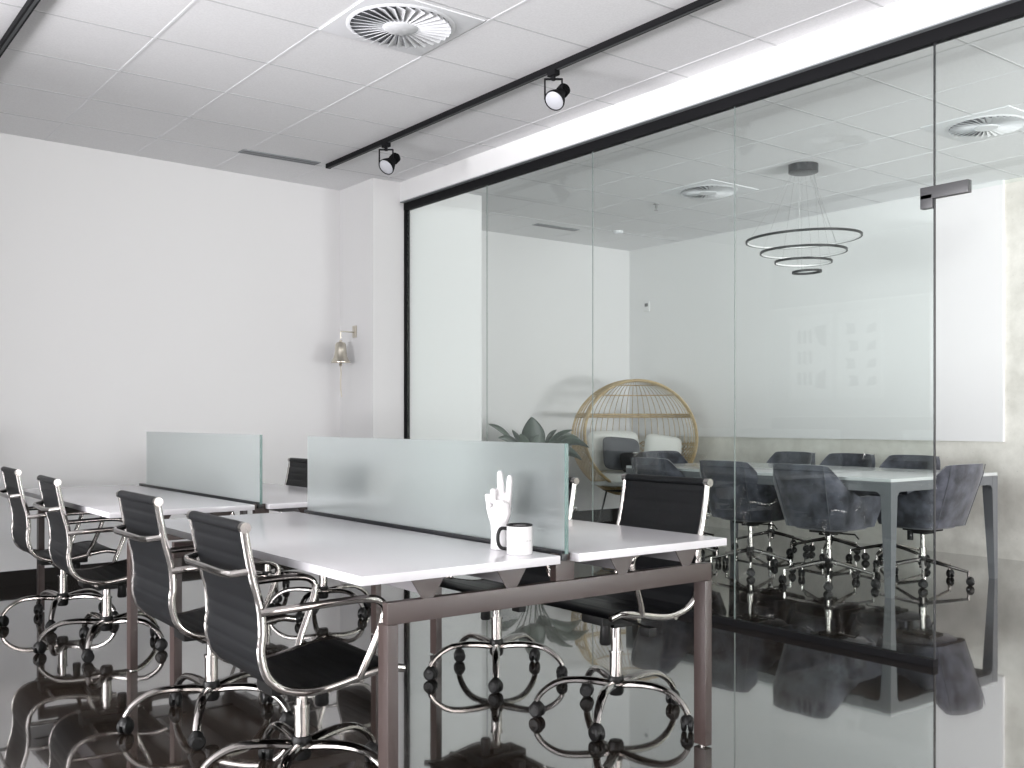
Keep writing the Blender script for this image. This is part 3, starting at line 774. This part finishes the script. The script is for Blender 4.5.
LC = 'velvet tub chair at the meeting table, '
conf_chair((6.33, 4.49, 0), 0, -145, 'charcoal ' + LC + 'back fully in view beside its leg')
conf_chair((6.40, 5.27, 0), math.radians(2), -142, 'charcoal ' + LC + 'crossed by a glass joint')
conf_chair((6.36, 6.00, 0), math.radians(-4), -60, 'charcoal ' + LC + 'mostly hidden by an office chair back')
conf_chair((6.98, 4.13, 0), math.radians(88), -149 - 88, 'charcoal velvet tub chair at the end of the meeting table beside the doorway')
for i, (x, y, an, lb) in enumerate([(7.62, 4.79, 180, 'only its back top showing, nearest the doorway'), (7.58, 5.37, 181, 'only its back top showing, middle of three'),
                                (7.58, 6.00, 178, 'only its back top showing, leftmost of the three')]):
    conf_chair((x, y, 0), math.radians(an), -60 + 13 * i, 'tub chair across the table, ' + lb, .90)
conf_chair((7.08, 6.60, 0), math.radians(-92), 10, 'tub chair at the far end of the meeting table by the wicker egg chair', .90)

# ------------------------------------------------------------------ wicker egg chair
EX, EY, EZ = 7.79, 8.03, 1.0
EA = math.radians(-20)
def erot(x, y): return (EX + x * math.cos(EA) - y * math.sin(EA), EY + x * math.sin(EA) + y * math.cos(EA))
eg = thing('wicker_egg_chair', 'large round open wicker egg chair in the meeting room corner', 'chair', (EX, EY, 0), EA)
ra, rb, rc = .70, .60, .645
def esp(la, lo): return Vector((ra * math.cos(la) * math.cos(lo), rb * math.cos(la) * math.sin(lo), EZ + rc * math.sin(la)))
cutn = Vector((.0, -1, .12)).normalized(); cutd = .20
def inside(p): return (p - Vector((0, 0, EZ))).dot(cutn) < cutd
def runs(ps, closed=False):
    out, cur = [], []
    for p in ps:
        if inside(p): cur.append(p)
        else:
            if len(cur) > 1: out.append(cur)
            cur = []
    if len(cur) > 1: out.append(cur)
    return out
w1 = MB()
for k in range(56):
    lo = 2 * PI * k / 56
    for run in runs([esp(math.radians(84 - 4 * j), lo) for j in range(25)]):
        w1.tube(run, .0042, 5)
w1.build('upright_canes', M['rattan'], eg)['kind'] = 'stuff'
w2 = MB()
for la, rd in ((80, .006), (66, .007), (48, .007), (24, .012), (21.5, .012), (-6, .006)):
    ps = [esp(math.radians(la), -PI / 2 + 2 * PI * j / 72) for j in range(73)]
    for run in runs(ps): w2.tube(run, rd, 6)
w2.build('hoops', M['rattan'], eg)
w3 = MB()                                      # dense diagonal weave of the lower basket
for sgn in (-1, 1):
    for k in range(60):
        lo = 2 * PI * k / 60
        for run in runs([esp(math.radians(-4 - 4 * j), lo + sgn * j * .085) for j in range(18)]):
            w3.tube(run, .0050, 5)
for la in range(-12, -76, -8):
    for run in runs([esp(math.radians(la), -PI / 2 + 2 * PI * j / 60) for j in range(61)]): w3.tube(run, .0045, 5)
w3.build('woven_basket', M['rattan'], eg)['kind'] = 'stuff'
# rim: where the cutting plane meets the ellipsoid
rim = []
for k in range(80):
    t = 2 * PI * k / 80
    # march from the back pole direction outward until the plane is reached
    d = Vector((math.cos(t), 0, math.sin(t)))
    lo_, hi_ = 0., PI
    for _ in range(30):
        mid = (lo_ + hi_) / 2
        p = Vector((ra * math.sin(mid) * d.x, rb * math.cos(mid), EZ + rc * math.sin(mid) * d.z))
        if inside(p): lo_ = mid
        else: hi_ = mid
    rim.append(p)
MB().tube(rim, .017, 10, closed=True).build('rim', M['rattan'], eg)
MB().tube([p + Vector((0, -.022, 0)) for p in rim], .010, 8, closed=True).build('rim_binding', M['rattan'], eg)
for sx in (-1, 1):
    for sy in (-1, 1):
        MB().tube([(sx * .22, sy * .2 + .02, .46), (sx * .30, sy * .28 + .02, .015), (sx * .30, sy * .28 + .02, 0)], .011, 8).build('leg', M['black'], eg)
MB().tube([(.34 * math.cos(2 * PI * k / 32), .34 * math.sin(2 * PI * k / 32), .44) for k in range(32)], .012, 8, closed=True).build('base_ring', M['black'], eg)
def cushion(mb, c, w, h, d, mtx):
    def f(u, v):
        a = 2 * PI * v; la = -PI / 2 + PI * u
        cx, cy = math.cos(a), math.sin(a)
        e = .36
        sx = math.copysign(abs(cx) ** e, cx); sy = math.copysign(abs(cy) ** e, cy)
        rr = math.cos(la) ** .35 if math.cos(la) > 1e-6 else 0
        pinch = 1 - .10 * (abs(cx * cy) * 2) ** 2
        return mtx @ Vector((w / 2 * sx * rr, d / 2 * math.sin(la) * (1 - .55 * rr ** 6), h / 2 * sy * rr * 1.0)) 
    mb.grid(f, 15, 40, cv=True)
sm_ = MB().lathe([(0, .47), (.38, .475), (.47, .50), (.49, .55), (.46, .60), (.36, .625), (0, .63)], n=40)
sm_.build('seat_cushion', M['cream'], eg)
def pillow(name, x, y, z, w, h, d, rx, ry, rz, m, label):
    mb = MB(); cushion(mb, None, w, h, d, Matrix.Identity(4))
    o = mb.build(name, m, None, angle=180); o.location = (*erot(x, y), z); o.rotation_euler = (math.radians(rx), math.radians(ry), math.radians(rz) + EA)
    o['label'] = label; o['category'] = 'pillow'; o['group'] = 'pillows in the wicker egg chair'
G = 'pillow in the wicker egg chair, '
pillow('throw_pillow', -.16, .17, .86, .62, .46, .17, -16, 0, 0, M['cream'], 'large cream ' + G + 'leaning at the back left')
pillow('throw_pillow', +.36, .02, .87, .42, .34, .15, -20, 8, -14, M['cream'], 'smaller cream ' + G + 'on the right side')
pillow('throw_pillow', -.16, -.03, .83, .44, .38, .11, -20, 5, 0, M['grey_fab'], 'charcoal ' + G + 'in front of the cream one')
pillow('throw_pillow', -.02, -.20, .74, .46, .24, .08, -24, 0, 2, M['black_fab'], 'black lumbar ' + G + 'lowest in front')

# ------------------------------------------------------------------ plant behind the divider
px_, py_ = 6.42, 8.08
pl = thing('potted_plant', 'dark broad leafed potted plant in the meeting room behind the frosted divider', 'plant', (px_, py_, 0))
MB().lathe([(0, 0), (.15, 0), (.16, .02), (.20, .40), (.205, .44), (.185, .44), (.178, .40), (0, .40)], n=40).build('pot', M['pot'], pl)
MB().lathe([(0, .405), (.176, .405), (.176, .39), (0, .39)], n=30).build('soil', M['soil'], pl)
Fv = Vector((.605, .796, 0)); Rr = Vector((.796, -.605, 0)); Uz = Vector((0, 0, 1))
def leaf(x0, z0, x1, z1, wd, y0=0., y1=0., face=.9, bend=.0):
    """a stalk from the pot to (x0, z0), then a blade to (x1, z1); x runs across the photo's view, y away from it"""
    P0 = Rr * x0 + Fv * y0 + Uz * z0; P1 = Rr * x1 + Fv * y1 + Uz * z1
    base = Vector((0, 0, .40)) + (P0 * Vector((1, 1, 0))).normalized() * .03
    mid = base.lerp(P0, .5) + Uz * .06 - (P0 * Vector((1, 1, 0))) * .12
    s = smooth_path([base, mid, P0], 8)
    lf = MB().tube(s, [.008 - .004 * i / len(s) for i in range(len(s))], 6).build('leaf_stalk', M['leaf'], pl)
    ax = (P1 - P0).normalized()
    wv = (Fv.cross(ax)).normalized() * face + Fv * (1 - face); wv = (wv - ax * wv.dot(ax)).normalized(); nn = ax.cross(wv)
    L = (P1 - P0).length
    def f(u, v):
        prof = math.sin(PI * (u * .95 + .04)) ** .7 * (1.08 - .35 * u)
        y = (v - .5) * wd * prof
        return P0 + ax * L * u + wv * y + nn * (abs(v - .5) * wd * .35 * prof) + Uz * bend * L * math.sin(PI * u)
    o = MB().grid(f, 17, 7).build('leaf_blade', M['leaf'], lf, angle=180)
    so = o.modifiers.new('thick', 'SOLIDIFY'); so.thickness = .002
# x measured in metres from the pot at the distance of the plant
leaf(.01, .88, -.02, 1.23, .27, .0, .03, 1.0)
leaf(.03, .90, .06, 1.05, .20, -.05, -.05, .9)
leaf(-.20, .98, -.46, 1.16, .075, .0, -.1, .5, .12)
leaf(-.12, .92, -.36, 1.02, .09, -.05, -.15, .6, .15)
leaf(-.10, .90, -.22, 1.10, .07, .05, .12, .6, .1)
leaf(-.05, .88, -.14, 1.06, .12, -.1, -.2, .8)
leaf(.12, .93, .24, 1.10, .08, .05, .1, .5, .1)
leaf(.12, .90, .40, 1.10, .085, -.04, -.1, .5, .12)
leaf(.18, .92, .46, 1.02, .10, .0, .08, .6, .16)
leaf(.22, .90, .56, .92, .12, -.05, -.12, .6, .2)
leaf(.16, .82, .48, .80, .13, -.1, -.2, .7, .22)
leaf(-.16, .82, -.44, .84, .12, -.1, -.2, .7, .2)
leaf(.05, .84, .20, .98, .14, .1, .2, .8)

# ------------------------------------------------------------------ world, camera, view
w = bpy.data.worlds.new('world'); bpy.context.scene.world = w; w.use_nodes = True
bg = w.node_tree.nodes['Background']; bg.inputs['Color'].default_value = (.85, .92, 1, 1); bg.inputs['Strength'].default_value = 1.0

cam = bpy.data.cameras.new('camera'); co = bpy.data.objects.new('camera', cam); C.objects.link(co)
cam.sensor_width = 36; cam.lens = 1009 / 1024 * 36; cam.shift_y = (420 - 384) / 1024
co.location = (0, 0, 1.2); th0 = math.atan(767 / 1009)
co.rotation_euler = (PI / 2, 0, -th0)
cam.clip_start = .05
bpy.context.scene.camera = co
s = bpy.context.scene
s.view_settings.view_transform = 'Standard'; s.view_settings.look = 'None'
s.view_settings.gamma = 1; s.view_settings.use_curve_mapping = False
s.view_settings.exposure = -0.24
s.cycles.max_bounces = 10; s.cycles.transparent_max_bounces = 24; s.cycles.glossy_bounces = 6; s.cycles.diffuse_bounces = 5
s.cycles.transmission_bounces = 8; s.cycles.caustics_reflective = False; s.cycles.caustics_refractive = False
s.cycles.sample_clamp_indirect = 6; s.cycles.use_denoising = True
